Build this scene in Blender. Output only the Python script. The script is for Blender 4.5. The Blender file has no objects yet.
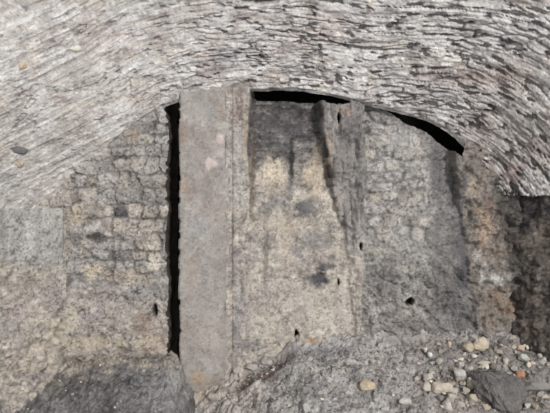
import bpy, bmesh, math, random
import numpy as np

# ------------------------------------------------------------------ camera, sky, sun, exposure
SC = bpy.context.scene
COL = SC.collection
FOC, CAMY, CAMZ = 660.0, -6.0, 1.70
cam_d = bpy.data.cameras.new('camera')
cam_d.sensor_width = 36.0
cam_d.lens = FOC / 550.0 * 36.0
cam = bpy.data.objects.new('camera', cam_d)
cam.location = (0, CAMY, CAMZ)
cam.rotation_euler = (math.pi / 2, 0, 0)
COL.objects.link(cam)
SC.camera = cam

world = bpy.data.worlds.new('overcast_sky')
SC.world = world
world.use_nodes = True
bg = world.node_tree.nodes['Background']
bg.inputs['Color'].default_value = (0.94, 0.97, 1.0, 1)
bg.inputs['Strength'].default_value = 0.80

sun_d = bpy.data.lights.new('sun', 'SUN')
sun_d.energy = 3.0
sun_d.angle = math.radians(9)
sun_d.color = (1.0, 0.975, 0.955)
sun = bpy.data.objects.new('sun', sun_d)
SUN_AZ, SUN_EL = math.radians(26), math.radians(17)          # towards the right of the camera, through the open mouth
sv = (math.sin(SUN_AZ) * math.cos(SUN_EL), -math.cos(SUN_AZ) * math.cos(SUN_EL), math.sin(SUN_EL))
from mathutils import Vector
sun.rotation_euler = Vector(sv).to_track_quat('Z', 'Y').to_euler()
sun.location = (4, -8, 5)
COL.objects.link(sun)

SC.view_settings.view_transform = 'Standard'
SC.view_settings.look = 'None'
SC.view_settings.exposure = 0.0
SC.view_settings.gamma = 1.0
SC.view_settings.use_curve_mapping = False

# ------------------------------------------------------------------ numpy noise
def _hash(ix, iy, seed):
    h = (ix.astype(np.int64) * 374761393 + iy.astype(np.int64) * 668265263 + seed * 974634777) & 0xFFFFFFFF
    h = ((h ^ (h >> 13)) * 1274126177) & 0xFFFFFFFF
    h = ((h ^ (h >> 16)) * 2246822519) & 0xFFFFFFFF
    h = h ^ (h >> 15)
    return (h & 0xFFFFFF) / float(0xFFFFFF)

def vnoise(x, y, seed=0):
    ix, iy = np.floor(x), np.floor(y)
    fx, fy = x - ix, y - iy
    fx = fx * fx * fx * (fx * (fx * 6 - 15) + 10)
    fy = fy * fy * fy * (fy * (fy * 6 - 15) + 10)
    a, b = _hash(ix, iy, seed), _hash(ix + 1, iy, seed)
    c, d = _hash(ix, iy + 1, seed), _hash(ix + 1, iy + 1, seed)
    return ((a + (b - a) * fx) * (1 - fy) + (c + (d - c) * fx) * fy) * 2 - 1

def fbm(x, y, seed=0, octv=4, gain=0.5):
    s, a, n = 0.0, 1.0, 0.0
    for o in range(octv):
        s = s + a * vnoise(x * (2 ** o) + 17.3 * o, y * (2 ** o) - 9.1 * o, seed + o * 31)
        n += a
        a *= gain
    return s / n * 1.5

def worley(x, y, seed=0):
    ix, iy = np.floor(x), np.floor(y)
    f1 = np.full(x.shape, 9.0); f2 = np.full(x.shape, 9.0)
    cid = np.zeros(x.shape)
    for dx in (-1, 0, 1):
        for dy in (-1, 0, 1):
            cx, cy = ix + dx, iy + dy
            px = cx + _hash(cx, cy, seed); py = cy + _hash(cx, cy, seed + 77)
            d = np.hypot(x - px, y - py)
            c = _hash(cx, cy, seed + 191)
            nearer = d < f1
            f2 = np.where(nearer, f1, np.minimum(f2, d))
            cid = np.where(nearer, c, cid)
            f1 = np.where(nearer, d, f1)
    return f1, f2, cid

def sstep(a, b, x):
    t = np.clip((x - a) / (b - a), 0, 1)
    return t * t * (3 - 2 * t)

def mix(a, b, m):
    return a + (b - a) * m

def courses(u, v, hmin, hmax, lmin, lmax, seed):
    """Coursed rubble: distance to the nearest joint (m), random value per stone (3 of them), local coords."""
    rs = np.random.RandomState(seed)
    v0, v1 = v.min() - 0.2, v.max() + 0.2
    hs = [v0]
    while hs[-1] < v1:
        hs.append(hs[-1] + rs.uniform(hmin, hmax))
    hs = np.array(hs)
    row = np.clip(np.searchsorted(hs, v) - 1, 0, len(hs) - 2)
    dv = np.minimum(v - hs[row], hs[row + 1] - v)
    du = np.zeros(u.shape); r = np.zeros(u.shape + (3,)); lu = np.zeros(u.shape)
    u0, u1 = u.min() - 1, u.max() + 1
    for k in range(len(hs) - 1):
        ls = [u0 + rs.uniform(-lmax, 0)]
        while ls[-1] < u1:
            ls.append(ls[-1] + rs.uniform(lmin, lmax) * (0.6 + 0.8 * rs.rand() ** 2))
        ls = np.array(ls)
        vals = rs.rand(len(ls), 3)
        m = row == k
        if not m.any():
            continue
        um = u[m]
        i = np.clip(np.searchsorted(ls, um) - 1, 0, len(ls) - 2)
        du[m] = np.minimum(um - ls[i], ls[i + 1] - um)
        lu[m] = (um - ls[i]) / (ls[i + 1] - ls[i]) * 2 - 1
        r[m] = vals[i]
    lv = (v - hs[row]) / (hs[row + 1] - hs[row]) * 2 - 1
    k = 0.012
    d = -np.log(np.exp(-du / k) + np.exp(-dv / k)) * k          # rounded corners
    return np.maximum(d, 0), r, lu, lv

# ------------------------------------------------------------------ colour helpers (sRGB 0-255 in, linear out)
def lin(c):
    c = np.array(c, float) / 255.0
    return np.where(c <= 0.04045, c / 12.92, ((c + 0.055) / 1.055) ** 2.4)

class Paint:
    """Base colour of a surface: what it is made of, its stains, soot and some painted shadow, in wall coordinates."""
    def __init__(self, X, Z, base, seed):
        self.X, self.Z, self.seed = X, Z, seed
        self.c = np.zeros(X.shape + (3,)) + lin(base)
        self.wx = fbm(X / 11, Z / 11, seed, 4) ; self.wz = fbm(X / 11 + 40, Z / 11 - 13, seed + 5, 4)
        self.grain = fbm(X / 3.2, Z / 3.2, seed + 9, 3)
    def put(self, m, col, s=1.0):
        m = np.clip(m * s, 0, 1)[..., None]
        self.c = self.c * (1 - m) + lin(col) * m
    def blob(self, cx, cy, rx, ry, col, s=0.8, rough=0.45, soft=0.5, grain=0.25):
        x = (self.X - cx) / rx; z = (self.Z - cy) / ry
        d = np.hypot(x, z) + self.wx * rough + self.grain * grain
        self.put(1 - sstep(1 - soft, 1 + soft * 0.5, d), col, s)
    def box(self, x0, x1, z0, z1, col, s=0.8, soft=4, rough=4):
        wx, wz = self.X + self.wx * rough, self.Z + self.wz * rough
        m = sstep(x0 - soft, x0 + soft, wx) * (1 - sstep(x1 - soft, x1 + soft, wx)) \
            * sstep(z0 - soft, z0 + soft, wz) * (1 - sstep(z1 - soft, z1 + soft, wz))
        self.put(m, col, s)
    def mottle(self, sx, sz, col, s, thr=0.1, soft=0.4, seed=0):
        n = fbm(self.X / sx, self.Z / sz, self.seed + 50 + seed, 4)
        self.put(sstep(thr, thr + soft, n), col, s)
    def smudges(self, s=1.0, dark=(104, 98, 98), light=(198, 186, 168)):
        """Ragged soot smudges and bare lime patches a few centimetres across."""
        g = lambda a, b, k: fbm(self.X / a + 0.25 * self.wx, self.Z / b + 0.25 * self.wz, self.seed + k, 5, 0.62) + 0.35 * fbm(self.X / 40, self.Z / 34, self.seed + k + 3, 3)
        self.put(sstep(0.30, 0.48, g(11, 9, 70)), dark, 0.55 * s)
        self.put(sstep(0.30, 0.48, g(12, 9, 76)), light, 0.50 * s)
        self.put(sstep(0.36, 0.50, g(5, 4, 82)), dark, 0.55 * s)
        self.put(sstep(0.36, 0.50, g(5, 4, 88)), light, 0.45 * s)
    def speckle(self, amt, sx=1.3, sz=1.1):
        n = vnoise(self.X / sx, self.Z / sz, self.seed + 90) * 0.6 + vnoise(self.X / (sx * 2.3), self.Z / (sz * 2.3), self.seed + 91) * 0.6
        self.c = self.c * np.exp(n * amt)[..., None]
    def flecks(self, dark=0.5, light=0.4, sx=2.2, sz=1.8, td=0.36, tl=0.36):
        """Small sharp chips: soot-filled pits and pale broken edges."""
        a = fbm(self.X / sx, self.Z / sz, self.seed + 93, 3, 0.6); q = fbm(self.X / 17, self.Z / 13, self.seed + 94, 3)
        self.c = self.c * (1 - dark * sstep(td, td + .3, a + .25 * q))[..., None]
        a = fbm(self.X / sx, self.Z / sz, self.seed + 95, 3, 0.6); q = fbm(self.X / 15, self.Z / 14, self.seed + 96, 3)
        m = (light * sstep(tl, tl + .3, a + .25 * q))[..., None]
        self.c = self.c * (1 - m) + np.minimum(self.c * 1.55 + 0.05, 0.75) * m
    def done(self, sat=0.74, speck=0.16, dark=0.45, light=0.35, gain=1.0):
        self.speckle(speck)
        self.flecks(dark, light)
        l = self.c.mean(-1, keepdims=True)
        return (l + (self.c - l) * sat) * gain * np.array([1.0, 1.0, 1.005])
    def vary(self, r, amt):
        self.c = self.c * (1 + (r[..., None] - 0.5) * amt)

# ------------------------------------------------------------------ materials
def stone_material(name, scale=1.0, bump=0.35, rough=0.93, fixed=None, contrast=0.30, spots=0.12):
    m = bpy.data.materials.new(name); m.use_nodes = True
    nt = m.node_tree; N, L = nt.nodes, nt.links
    b = N['Principled BSDF']
    b.inputs['Roughness'].default_value = rough
    b.inputs['Specular IOR Level'].default_value = 0.15
    tc = N.new('ShaderNodeTexCoord')
    if fixed is None:
        a = N.new('ShaderNodeAttribute'); a.attribute_name = 'tint'; src = a.outputs['Color']
    else:
        oi = N.new('ShaderNodeObjectInfo')
        hv = N.new('ShaderNodeHueSaturation'); hv.inputs['Color'].default_value = tuple(lin(fixed)) + (1,)
        mr = N.new('ShaderNodeMapRange'); mr.inputs['To Min'].default_value = 0.75; mr.inputs['To Max'].default_value = 1.3
        L.new(oi.outputs['Random'], mr.inputs['Value']); L.new(mr.outputs['Result'], hv.inputs['Value'])
        src = hv.outputs['Color']
    def noise(sc, det, ro):
        n = N.new('ShaderNodeTexNoise'); n.inputs['Scale'].default_value = sc * scale
        n.inputs['Detail'].default_value = det; n.inputs['Roughness'].default_value = ro
        L.new(tc.outputs['Object'], n.inputs['Vector']); return n
    n1, n2, n3 = noise(9, 6, 0.65), noise(42, 5, 0.7), noise(120, 3, 0.7)
    def rng(n, lo, hi, a=0.3, bq=0.7):
        r = N.new('ShaderNodeMapRange')
        r.inputs['From Min'].default_value = a; r.inputs['From Max'].default_value = bq
        r.inputs['To Min'].default_value = lo; r.inputs['To Max'].default_value = hi
        L.new(n.outputs['Fac'], r.inputs['Value']); return r.outputs['Result']
    def mul(x, y):
        q = N.new('ShaderNodeMath'); q.operation = 'MULTIPLY'
        L.new(x, q.inputs[0]); L.new(y, q.inputs[1]); return q.outputs[0]
    f = mul(mul(rng(n1, 1 - contrast, 1 + contrast), rng(n2, 1 - contrast, 1 + contrast)), rng(n3, 1 - spots, 1 + spots))
    vm = N.new('ShaderNodeVectorMath'); vm.operation = 'SCALE'
    L.new(src, vm.inputs[0]); L.new(f, vm.inputs['Scale'])
    L.new(vm.outputs['Vector'], b.inputs['Base Color'])
    bp = N.new('ShaderNodeBump'); bp.inputs['Strength'].default_value = bump; bp.inputs['Distance'].default_value = 0.02
    add = N.new('ShaderNodeMath'); add.operation = 'ADD'
    L.new(n2.outputs['Fac'], add.inputs[0]); L.new(n3.outputs['Fac'], add.inputs[1])
    L.new(add.outputs[0], bp.inputs['Height']); L.new(bp.outputs['Normal'], b.inputs['Normal'])
    return m

M_VAULT = stone_material('vault_rubble_stone', 1.0, 0.55, contrast=0.20)
M_WALL = stone_material('sooty_plaster_and_stone', 1.0, 0.5, contrast=0.22)
M_PILLAR = stone_material('weathered_concrete', 1.0, 0.25, contrast=0.13, spots=0.10)
M_GROUND = stone_material('ash_and_grit', 1.6, 0.7, contrast=0.25, spots=0.25)
M_VOID_SHADE = stone_material('void_shade_masonry', 1.0, 0.4, fixed=(38, 34, 32))  # the unlit chamber's darkness, put into a near-black base colour

# ------------------------------------------------------------------ object helpers
def wp(px, py, d):
    """Place seen at photo position (px, py), d metres in front of the lens."""
    return np.array([(px - 275.0) * d / FOC, CAMY + d, CAMZ - (py - 206.5) * d / FOC])

def link(name, me, mat, parent=None):
    o = bpy.data.objects.new(name, me)
    COL.objects.link(o)
    me.materials.append(mat)
    if parent is not None:
        o.parent = parent
    return o

def mesh_from(name, V, F, colv=None, smooth=True):
    me = bpy.data.meshes.new(name)
    V = np.ascontiguousarray(V, dtype=np.float32); F = np.ascontiguousarray(F, dtype=np.int32)
    me.vertices.add(len(V)); me.vertices.foreach_set('co', V.ravel())
    k = F.shape[1]
    me.loops.add(F.size); me.loops.foreach_set('vertex_index', F.ravel())
    me.polygons.add(len(F))
    me.polygons.foreach_set('loop_start', np.arange(0, F.size, k, dtype=np.int32))
    me.polygons.foreach_set('loop_total', np.full(len(F), k, dtype=np.int32))
    me.polygons.foreach_set('use_smooth', np.full(len(F), smooth, dtype=bool))
    me.update(calc_edges=True)
    me.validate()
    if colv is not None:
        at = me.attributes.new('tint', 'FLOAT_COLOR', 'POINT')
        at.data.foreach_set('color', np.concatenate([np.clip(colv, 0.004, 0.95), np.ones((len(colv), 1))], 1).astype(np.float32).ravel())
    return me

def grid_mesh(name, P, C=None, keep=None, flip=False):
    """P: (n, m, 3) grid of points; keep: (n-1, m-1) mask of faces."""
    n, m = P.shape[:2]
    idx = np.arange(n * m).reshape(n, m)
    F = np.stack([idx[:-1, :-1], idx[:-1, 1:], idx[1:, 1:], idx[1:, :-1]], -1)
    F = F[keep] if keep is not None else F.reshape(-1, 4)
    if flip:
        F = F[:, ::-1]
    used = np.zeros(n * m, bool); used[F.ravel()] = True
    remap = np.cumsum(used) - 1
    V = P.reshape(-1, 3)[used]
    c = C.reshape(-1, 3)[used] if C is not None else None
    return mesh_from(name, V, remap[F], c)

def struct(o):
    o['kind'] = 'structure'
    return o

def tag(o, label, cat, group=None, kind=None):
    o['label'] = label; o['category'] = cat
    if group: o['group'] = group
    if kind: o['kind'] = kind
    return o

def empty(name, loc):
    o = bpy.data.objects.new(name, None); o.location = loc; o.empty_display_size = 0.1
    COL.objects.link(o)
    return o

# ------------------------------------------------------------------ the vault (ceiling)
D_RIM = 5.70
rim_px = np.array([(8, 262), (16, 238), (30, 214), (60, 187), (95, 157), (128, 127), (165, 104), (205, 94), (250, 90), (290, 88.5),
                   (330, 94), (350, 99), (390, 109), (425, 118), (450, 131), (468, 148), (481, 166), (491, 183),
                   (499, 203), (505, 228), (508, 256)], float)
seg = np.hypot(*np.diff(rim_px, axis=0).T); cum = np.concatenate([[0], np.cumsum(seg)])
NU = 860
su = np.linspace(0, cum[-1], NU)
rx = np.interp(su, cum, rim_px[:, 0]); ry = np.interp(su, cum, rim_px[:, 1])
def smooth1(a, k=15):
    p = np.pad(a, k, mode='edge'); return np.convolve(p, np.ones(2 * k + 1) / (2 * k + 1), 'valid')
rx, ry = smooth1(rx), smooth1(ry)
SCL = D_RIM / FOC
rimX = (rx - 275) * SCL; rimZ = CAMZ - (ry - 206.5) * SCL
dirx, dirz = rx - 275, -(ry - 420.0)
dl = np.hypot(dirx, dirz); dirx /= dl; dirz /= dl
tt = np.concatenate([np.linspace(-0.03, 1.25, 190), np.linspace(1.27, 2.3, 45)])
U, T = np.meshgrid(su * SCL, tt, indexing='ij')
FL = math.radians(57)
dX, dZ = dirx[:, None], dirz[:, None]
VX = rimX[:, None] + dX * T * math.sin(FL)
VZ = rimZ[:, None] + dZ * T * math.sin(FL)
VY = (CAMY + D_RIM) - T * math.cos(FL) + 0 * VX
nX, nY, nZ = -dX * math.cos(FL), -math.sin(FL), -dZ * math.cos(FL)
# image position of the undisplaced surface, used only to know which stretch of the vault a spot belongs to
PX = 275 + VX * FOC / (VY - CAMY); PY = 206.5 - (VZ - CAMZ) * FOC / (VY - CAMY)

jx = 0.012 * fbm(U * 14, T * 26, 5, 4); jt = 0.010 * fbm(U * 12, T * 22, 6, 4)
wu = U + 0.06 * fbm(U * 3, T * 5, 3, 3) + jx
sk = 0.28 * np.maximum(1.6 - U, 0) + 0.30 * np.maximum(U - 3.6, 0)     # the rings flatten out towards both haunches
Tk = T - sk
wt = Tk + 0.045 * fbm(U * 1.7, T * 3, 7, 3) + 0.012 * fbm(U * 6, T * 9, 8, 2) + jt
d, r, lu, lv = courses(wu, wt, 0.026, 0.075, 0.08, 0.40, 11)
d2, r2, _, _ = courses(wu + .13, wt + .02 * fbm(U * 6, T * 9, 15, 2), 0.012, 0.030, 0.05, 0.25, 12)
left = 1 - sstep(110, 250, PX + 0.25 * (PY - 60) + 34 * fbm(U * 2, T * 2, 21, 3))     # smeared with lime mortar on the left
right = sstep(330, 470, PX + 20 * fbm(U * 2, T * 2, 22, 3))
big = fbm(U * 2.1, T * 2.6, 31, 4)
med = fbm(U * 5, Tk * 16, 32, 5, 0.62)
fine = fbm(U * 18, Tk * 70, 33, 4, 0.65)
wob = Tk + .014 * fbm(U * 3, T * 6, 30, 3)
rid = 1 - np.abs(fbm(U * 2.6, wob * 34, 34, 5, 0.62)) * 2.2
gmod = sstep(0.0, 0.5, fbm(U * 5, T * 8, 36, 3) + 0.10 * right - 0.05)
gap = (1 - sstep(0.0, 0.009, d - 0.001 + 0.004 * med)) * gmod
gap2 = (1 - sstep(0.0, 0.006, d2 - 0.001)) * sstep(0.0, 0.5, fbm(U * 6, T * 9, 37, 3))
missing = (r[..., 2] < 0.02 + 0.03 * right) * (r[..., 0] < 0.7) * sstep(0.0, 0.02, d) * (1 - 0.8 * left)
pits = sstep(0.50, 0.66, fbm(U * 11, Tk * 24, 38, 3) + .03 * right) * (1 - 0.7 * left)
crev = (1 - sstep(0.0, 0.055, np.abs(fbm(U * 0.8, wob * 13, 46, 3)))) * sstep(0.0, 0.35, fbm(U * 2.2, Tk * 9, 47, 3) - 0.12 + 0.08 * right) * (1 - 0.8 * left)
st = mix(1.0, 0.15, left) * mix(0.8, 0.95, right)
rg = mix(0.62, 0.40, left) * mix(1.0, 1.15, right)
h = st * (0.015 * (r[..., 0] - 0.5) + 0.008 * (r[..., 1] - .5) * lu + 0.008 * (r[..., 2] - 0.4) * lv
          + 0.006 * (r2[..., 0] - 0.5) - 0.024 * gap - 0.008 * gap2 - 0.045 * missing) - 0.034 * pits - 0.038 * crev \
    + rg * (0.006 * rid + 0.012 * med + 0.008 * fine) + 0.03 * big
# a ragged trowelled look on the left: thin streaks that follow the rings
tro = fbm(U * 2.0, Tk * 42, 41, 3)
h += left * (0.004 * tro + 0.008 * fbm(U * 9, T * 9, 42, 4))
cr = left * (1 - sstep(0.0, 0.05, np.abs(fbm(U * 2.6, T * 7, 43, 4)))) * sstep(0.05, 0.3, fbm(U * 3, T * 3, 44, 2))
h -= 0.02 * cr
edge_fade = sstep(-0.03, 0.05, T)
h = h * mix(0.35, 1, edge_fade) + 0.03 * (1 - sstep(-0.03, 0.02, T)) * -1
P = np.stack([VX + nX * h, VY + nY * h, VZ + nZ * h], -1)
pt = Paint(PX, PY, (190, 185, 181), 101)
pt.put(sstep(-0.1, 0.5, big), (170, 162, 158), 0.6)
pt.put(left, (172, 166, 158), 0.8)
pt.mottle(38, 22, (190, 186, 182), 0.7, 0.05, 0.4, 1)
pt.mottle(30, 16, (150, 136, 132), 0.55, 0.25, 0.4, 2)
pt.mottle(16, 8, (185, 172, 158), 0.5, 0.3, 0.3, 3)
pt.mottle(9, 5, (120, 112, 108), 0.6, 0.42, 0.25, 4)
for b in ((160, 30, 14, 22, (140, 122, 116), .5), (232, 55, 14, 8, (140, 140, 142), .7), (500, 75, 60, 20, (158, 146, 138), .5),
          (330, 30, 20, 18, (185, 172, 165), .5), (60, 12, 30, 12, (188, 184, 180), .6), (120, 40, 30, 14, (168, 152, 146), .5),
          (60, 150, 60, 30, (158, 150, 144), .55), (10, 190, 20, 14, (150, 147, 142), .6), (420, 25, 40, 14, (190, 185, 180), .6),
          (30, 120, 35, 10, (150, 145, 140), .5), (440, 60, 30, 12, (192, 186, 178), .5), (515, 140, 48, 46, (134, 124, 117), .65), (480, 120, 30, 14, (150, 140, 134), .5), (490, 75, 50, 9, (140, 122, 114), .55),
          (480, 175, 14, 16, (140, 120, 110), .5), (515, 170, 14, 10, (140, 105, 98), .4), (150, 85, 20, 10, (178, 168, 160), .5)):
    pt.blob(*b)
pt.vary(r[..., 1], 0.26 * (1 - left)[..., None])
pt.put(sstep(.3, .7, fbm(U * 9, T * 26, 39, 4)), (202, 198, 192), 0.3)
blk = sstep(.42, .6, fbm(U * 5, Tk * 7, 48, 3)) * sstep(.2, .5, fbm(U * 16, Tk * 30, 49, 3)) * (1 - .6 * left)
pt.put(blk, (80, 72, 68), 0.45)
pt.put(gap * (1 - left * .8), (100, 90, 84), 0.4)
pt.put(cr, (110, 102, 98), 0.5)
pt.put(np.maximum(crev, pits), (96, 86, 82), 0.45)
pt.put(left * sstep(.25, .6, tro), (204, 202, 200), 0.45)
pt.put(left * sstep(.3, .6, -tro), (146, 142, 138), 0.4)
pt.put(missing, (70, 58, 54), 0.6)
# keep the vault above its springing lines
zc = P[..., 2]
spring = np.where(P[..., 0] < 0, 1.60, 1.79) + 0.03 * fbm(U * 5, T * 5, 51, 3)
ok = (zc > spring)
keep = ok[:-1, :-1] & ok[1:, :-1] & ok[:-1, 1:] & ok[1:, 1:]
ceiling = struct(link('ceiling', grid_mesh('ceiling', P, pt.done(0.85, 0.13, 0.32, 0.16, 1.16), keep, flip=True), M_VAULT))

# ------------------------------------------------------------------ back wall
DW = 5.68
def wall_px(X, Z, d=DW):
    return 275 + X * FOC / d, 206.5 - (Z - CAMZ) * FOC / d

def wall_grid(px0, px1, py0, py1, step, d=DW):
    s = d / FOC
    xs = np.arange((px0 - 275) * s, (px1 - 275) * s, step)
    zs = np.arange(CAMZ - (py1 - 206.5) * s, CAMZ - (py0 - 206.5) * s, step)
    X, Z = np.meshgrid(xs, zs, indexing='ij')
    QX, QY = wall_px(X, Z, d)
    return X, Z, QX, QY

wall_back = struct(empty('wall_back', (0, -0.2, 0)))
def wall_part(name, P, C, keep=None):
    off = np.array([0, -0.2, 0])
    return link(name, grid_mesh(name, P - off, C, keep, flip=False), M_WALL, wall_back)

# --- rubble masonry left of the slot
X, Z, QX, QY = wall_grid(14, 168.5, 70, 412, 0.0065)
wx = X + 0.036 * fbm(X * 6, Z * 6, 61, 4, .6); wz = Z + 0.034 * fbm(X * 5 + 9, Z * 7, 62, 4, .6)
d, r, lu, lv = courses(wx, wz, 0.085, 0.16, 0.12, 0.30, 66)
expo = (1 - sstep(276, 292, QY + 9 * fbm(X * 4, Z * 4, 63, 3))) * sstep(58, 72, QX + 8 * fbm(X * 5, Z * 5, 64, 3))
med = fbm(X * 14, Z * 14, 65, 4); big = fbm(X * 3, Z * 3, 67, 3); fin = fbm(X * 40, Z * 40, 68, 3)
jm = sstep(-0.5, 0.5, fbm(X * 7, Z * 7, 60, 3) + .15)
joint = (1 - sstep(0.0, 0.011, d + 0.004 * med - 0.001)) * jm
out = expo * (0.020 * (r[..., 0] - 0.4) - 0.020 * joint + 0.006 * sstep(0, .04, d)) + 0.017 * med + 0.02 * big + 0.005 * fin
low = sstep(285, 345, QY)
out += low * (0.03 + 0.02 * fbm(X * 9, Z * 9, 69, 4))
hole = 0.45 * (1 - sstep(0.5, 1.1, np.hypot((QX - 93) / 9, (QY - 237) / 4) + .6 * med)) + (1 - sstep(0.5, 1.0, np.hypot((QX - 154) / 3, (QY - 311) / 8)))
out -= 0.07 * hole
ragged = 167 + 2.2 * fbm(X * 0 + 3, Z * 9, 70, 3) + 1.2 * fbm(X * 0, Z * 30, 71, 2)
Yw = -0.285 - out
pt = Paint(QX, QY, (170, 160, 147), 201)
pt.mottle(24, 16, (182, 171, 156), 0.7, 0.0, 0.4, 1)
pt.mottle(20, 14, (140, 134, 128), 0.7, 0.1, 0.4, 2)
pt.mottle(10, 8, (112, 100, 94), 0.6, 0.42, 0.25, 3)
pt.mottle(14, 10, (172, 152, 142), 0.5, 0.3, 0.3, 4)
pt.put(expo, (152, 145, 139), 0.75)
pt.put(expo * sstep(.1, .5, fbm(QX / 12, QY / 8, 211, 4)), (116, 110, 106), 0.6)
warm = lin((174, 161, 142)); cool = lin((132, 127, 125)); pale = lin((172, 166, 160))
rc = r[..., 1][..., None]
sc_ = np.where(rc < 0.28, warm, np.where(rc < 0.55, cool, pale))
m = (expo * sstep(0.004, 0.02, d) * 0.62)[..., None]
pt.c = pt.c * (1 - m) + sc_ * m
pt.vary(r[..., 2] * expo + .5 * (1 - expo), 0.4)
pt.smudges(0.5)
pt.put(low * sstep(.05, .45, fbm(QX / 16, QY / 10, 212, 5, .6)), (192, 179, 161), 0.6)
pt.put(low * sstep(.1, .5, fbm(QX / 14, QY / 9, 213, 5, .6)), (134, 126, 122), 0.6)
for b in ((118, 213, 8, 8, (80, 77, 82), .9), (73, 238, 9, 10, (112, 108, 106), .7), (76, 216, 10, 10, (182, 162, 128), .6),
          (96, 212, 12, 10, (128, 122, 112), .6), (95, 238, 12, 6, (70, 66, 64), .7), (92, 273, 14, 9, (196, 178, 148), .9),
          (126, 276, 20, 6, (180, 160, 138), .7), (110, 262, 16, 6, (168, 164, 158), .7), (150, 250, 10, 10, (198, 186, 166), .85),
          (152, 266, 12, 7, (200, 188, 166), .9), (140, 279, 16, 5, (186, 172, 148), .6), (120, 150, 30, 30, (160, 150, 142), .4),
          (148, 160, 16, 40, (174, 166, 158), .5), (133, 134, 8, 6, (180, 156, 122), .6), (108, 225, 10, 6, (150, 128, 104), .5),
          (145, 292, 22, 7, (146, 144, 142), .7), (125, 185, 26, 16, (150, 142, 132), .4), (66, 318, 16, 12, (196, 180, 150), .7),
          (90, 345, 40, 9, (190, 172, 140), .55), (150, 345, 22, 10, (178, 156, 128), .6), (145, 325, 14, 14, (160, 132, 108), .5),
          (100, 305, 26, 12, (160, 148, 140), .5), (62, 282, 16, 5, (116, 112, 108), .6), (110, 358, 70, 6, (138, 128, 110), .7),
          (85, 315, 14, 8, (150, 142, 140), .5)):
    pt.blob(*b)
pt.put(expo * joint, (96, 88, 80), 0.5)
pt.put(hole, (40, 34, 32), 0.9)
Pw = np.stack([X, Yw, Z], -1)
keepm = (QX < ragged)
kf = keepm[:-1, :-1] & keepm[1:, :-1]
wall_part('rubble_masonry', Pw, pt.done(0.66, 0.18, 0.55, 0.28, 0.87), kf)
# reveal: the broken end of the masonry, running back into the slot
zs = np.arange(-0.1, 2.95, 0.02)
dep = np.linspace(0, 0.75, 12)
ZZ, DD = np.meshgrid(zs, dep, indexing='ij')
_, qy = wall_px(0 * ZZ, ZZ)
XR = (166.0 + 2.2 * fbm(ZZ * 0 + 3, ZZ * 9, 70, 3) + 1.2 * fbm(ZZ * 0, ZZ * 30, 71, 2) - 275) * DW / FOC - 0.01 * np.abs(fbm(ZZ * 9, DD * 9, 73, 3)) * (DD > 0)
PR = np.stack([XR, -0.275 + DD, ZZ], -1)
wall_part('slot_reveal', PR, np.zeros(PR.shape) + lin((92, 84, 78)))

# --- plaster panel, rib, masonry niche and pier right of the pillar (one continuous face, cut into its parts)
X, Z, QX, QY = wall_grid(226, 520, 76, 372, 0.0065)
n1 = fbm(X * 5, Z * 5, 81, 4); n2 = fbm(X * 14, Z * 14, 82, 4); n3 = fbm(X * 40, Z * 40, 83, 3)
vs = fbm(X * 26, Z * 5, 84, 4)                        # upright streaks
lean = np.clip((232 - QY) / 135, 0, 1) ** 0.8         # panels lean back towards the top
e250 = 249 + 1.5 * fbm(X * 0, Z * 5, 85, 3)
ribL = np.interp(QY, [85, 105, 150, 190, 230, 380], [317, 321, 327, 332, 345, 362]) + 2.5 * fbm(X * 0 + 2, Z * 7, 86, 3)
ribR = np.interp(QY, [85, 110, 170, 210, 260, 380], [362, 364, 366, 366, 362, 366]) + 2.5 * fbm(X * 0 + 5, Z * 7, 87, 3)
nicR = np.interp(QY, [85, 140, 200, 250, 330, 380], [448, 451, 459, 466, 476, 480]) + 1.5 * fbm(X * 0 + 7, Z * 8, 88, 3)
inpan = sstep(-1.2, 1.2, QX - e250) * (1 - sstep(-2.0, 2.0, QX - ribL))
innic = sstep(-2.0, 2.0, QX - ribR) * (1 - sstep(-1.5, 1.5, QX - nicR))
inrib = sstep(-2, 2, QX - ribL) * (1 - sstep(-2, 2, QX - ribR))
inpier = sstep(-1.5, 1.5, QX - nicR)
back = inpan * (0.02 + 0.17 * lean) + innic * (0.012 + 0.13 * lean + 0.05 * lean * sstep(420, 452, QX)) - inpier * 0.012
# the crack down the left side of the rib
crack = np.exp(-((QX - ribL - 1) / 2.2) ** 2) * (1 - sstep(190, 250, QY)) * sstep(-0.5, 0.3, fbm(X * 0 + 1, Z * 12, 89, 3))
wx = X + 0.03 * fbm(X * 7, Z * 7, 91, 3); wz = Z + 0.03 * fbm(X * 6 + 3, Z * 8, 92, 3)
d, r, lu, lv = courses(wx, wz, 0.075, 0.135, 0.10, 0.22, 93)
joint = 1 - sstep(0.002, 0.018, d + 0.007 * n2)
mas = innic * (1 - 0.6 * sstep(235, 265, QY + 10 * n1)) * (1 - .6 * sstep(425, 440, QX))
out = mas * (0.018 * (r[..., 0] - 0.4) - 0.013 * joint) + 0.015 * n2 * (0.5 + .5 * innic + inrib + inpier) + 0.018 * n1 + 0.004 * n3
lowr = innic * sstep(235, 300, QY)
f1, f2, cid = worley(X * 11 + .4 * n1, Z * 14 + .4 * n2, 94)
out += lowr * (0.018 * (cid - .5) + 0.016 * n2 - 0.012 * (1 - sstep(0, .15, f2 - f1)))
out += inrib * (0.028 * vs + 0.02 * n1) * (1 - 0.6 * sstep(215, 260, QY))
f1p, f2p, cidp = worley(X * 8 + .5 * n1, Z * 7 + .5 * n2, 95)
out += inpier * (0.010 * (cidp - .5) + 0.022 * n2 + 0.016 * fbm(QX / 9 + QY / 14, QY / 5, 96, 4))
out += (1 - inpan) * (QX < 252) * 0.008 * vs
def hole_at(cx, cy, a, b_, jag=0.35):
    return 1 - sstep(0.7, 1.1, np.hypot((QX - cx) / a, (QY - cy) / b_) + jag * n2)
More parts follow.
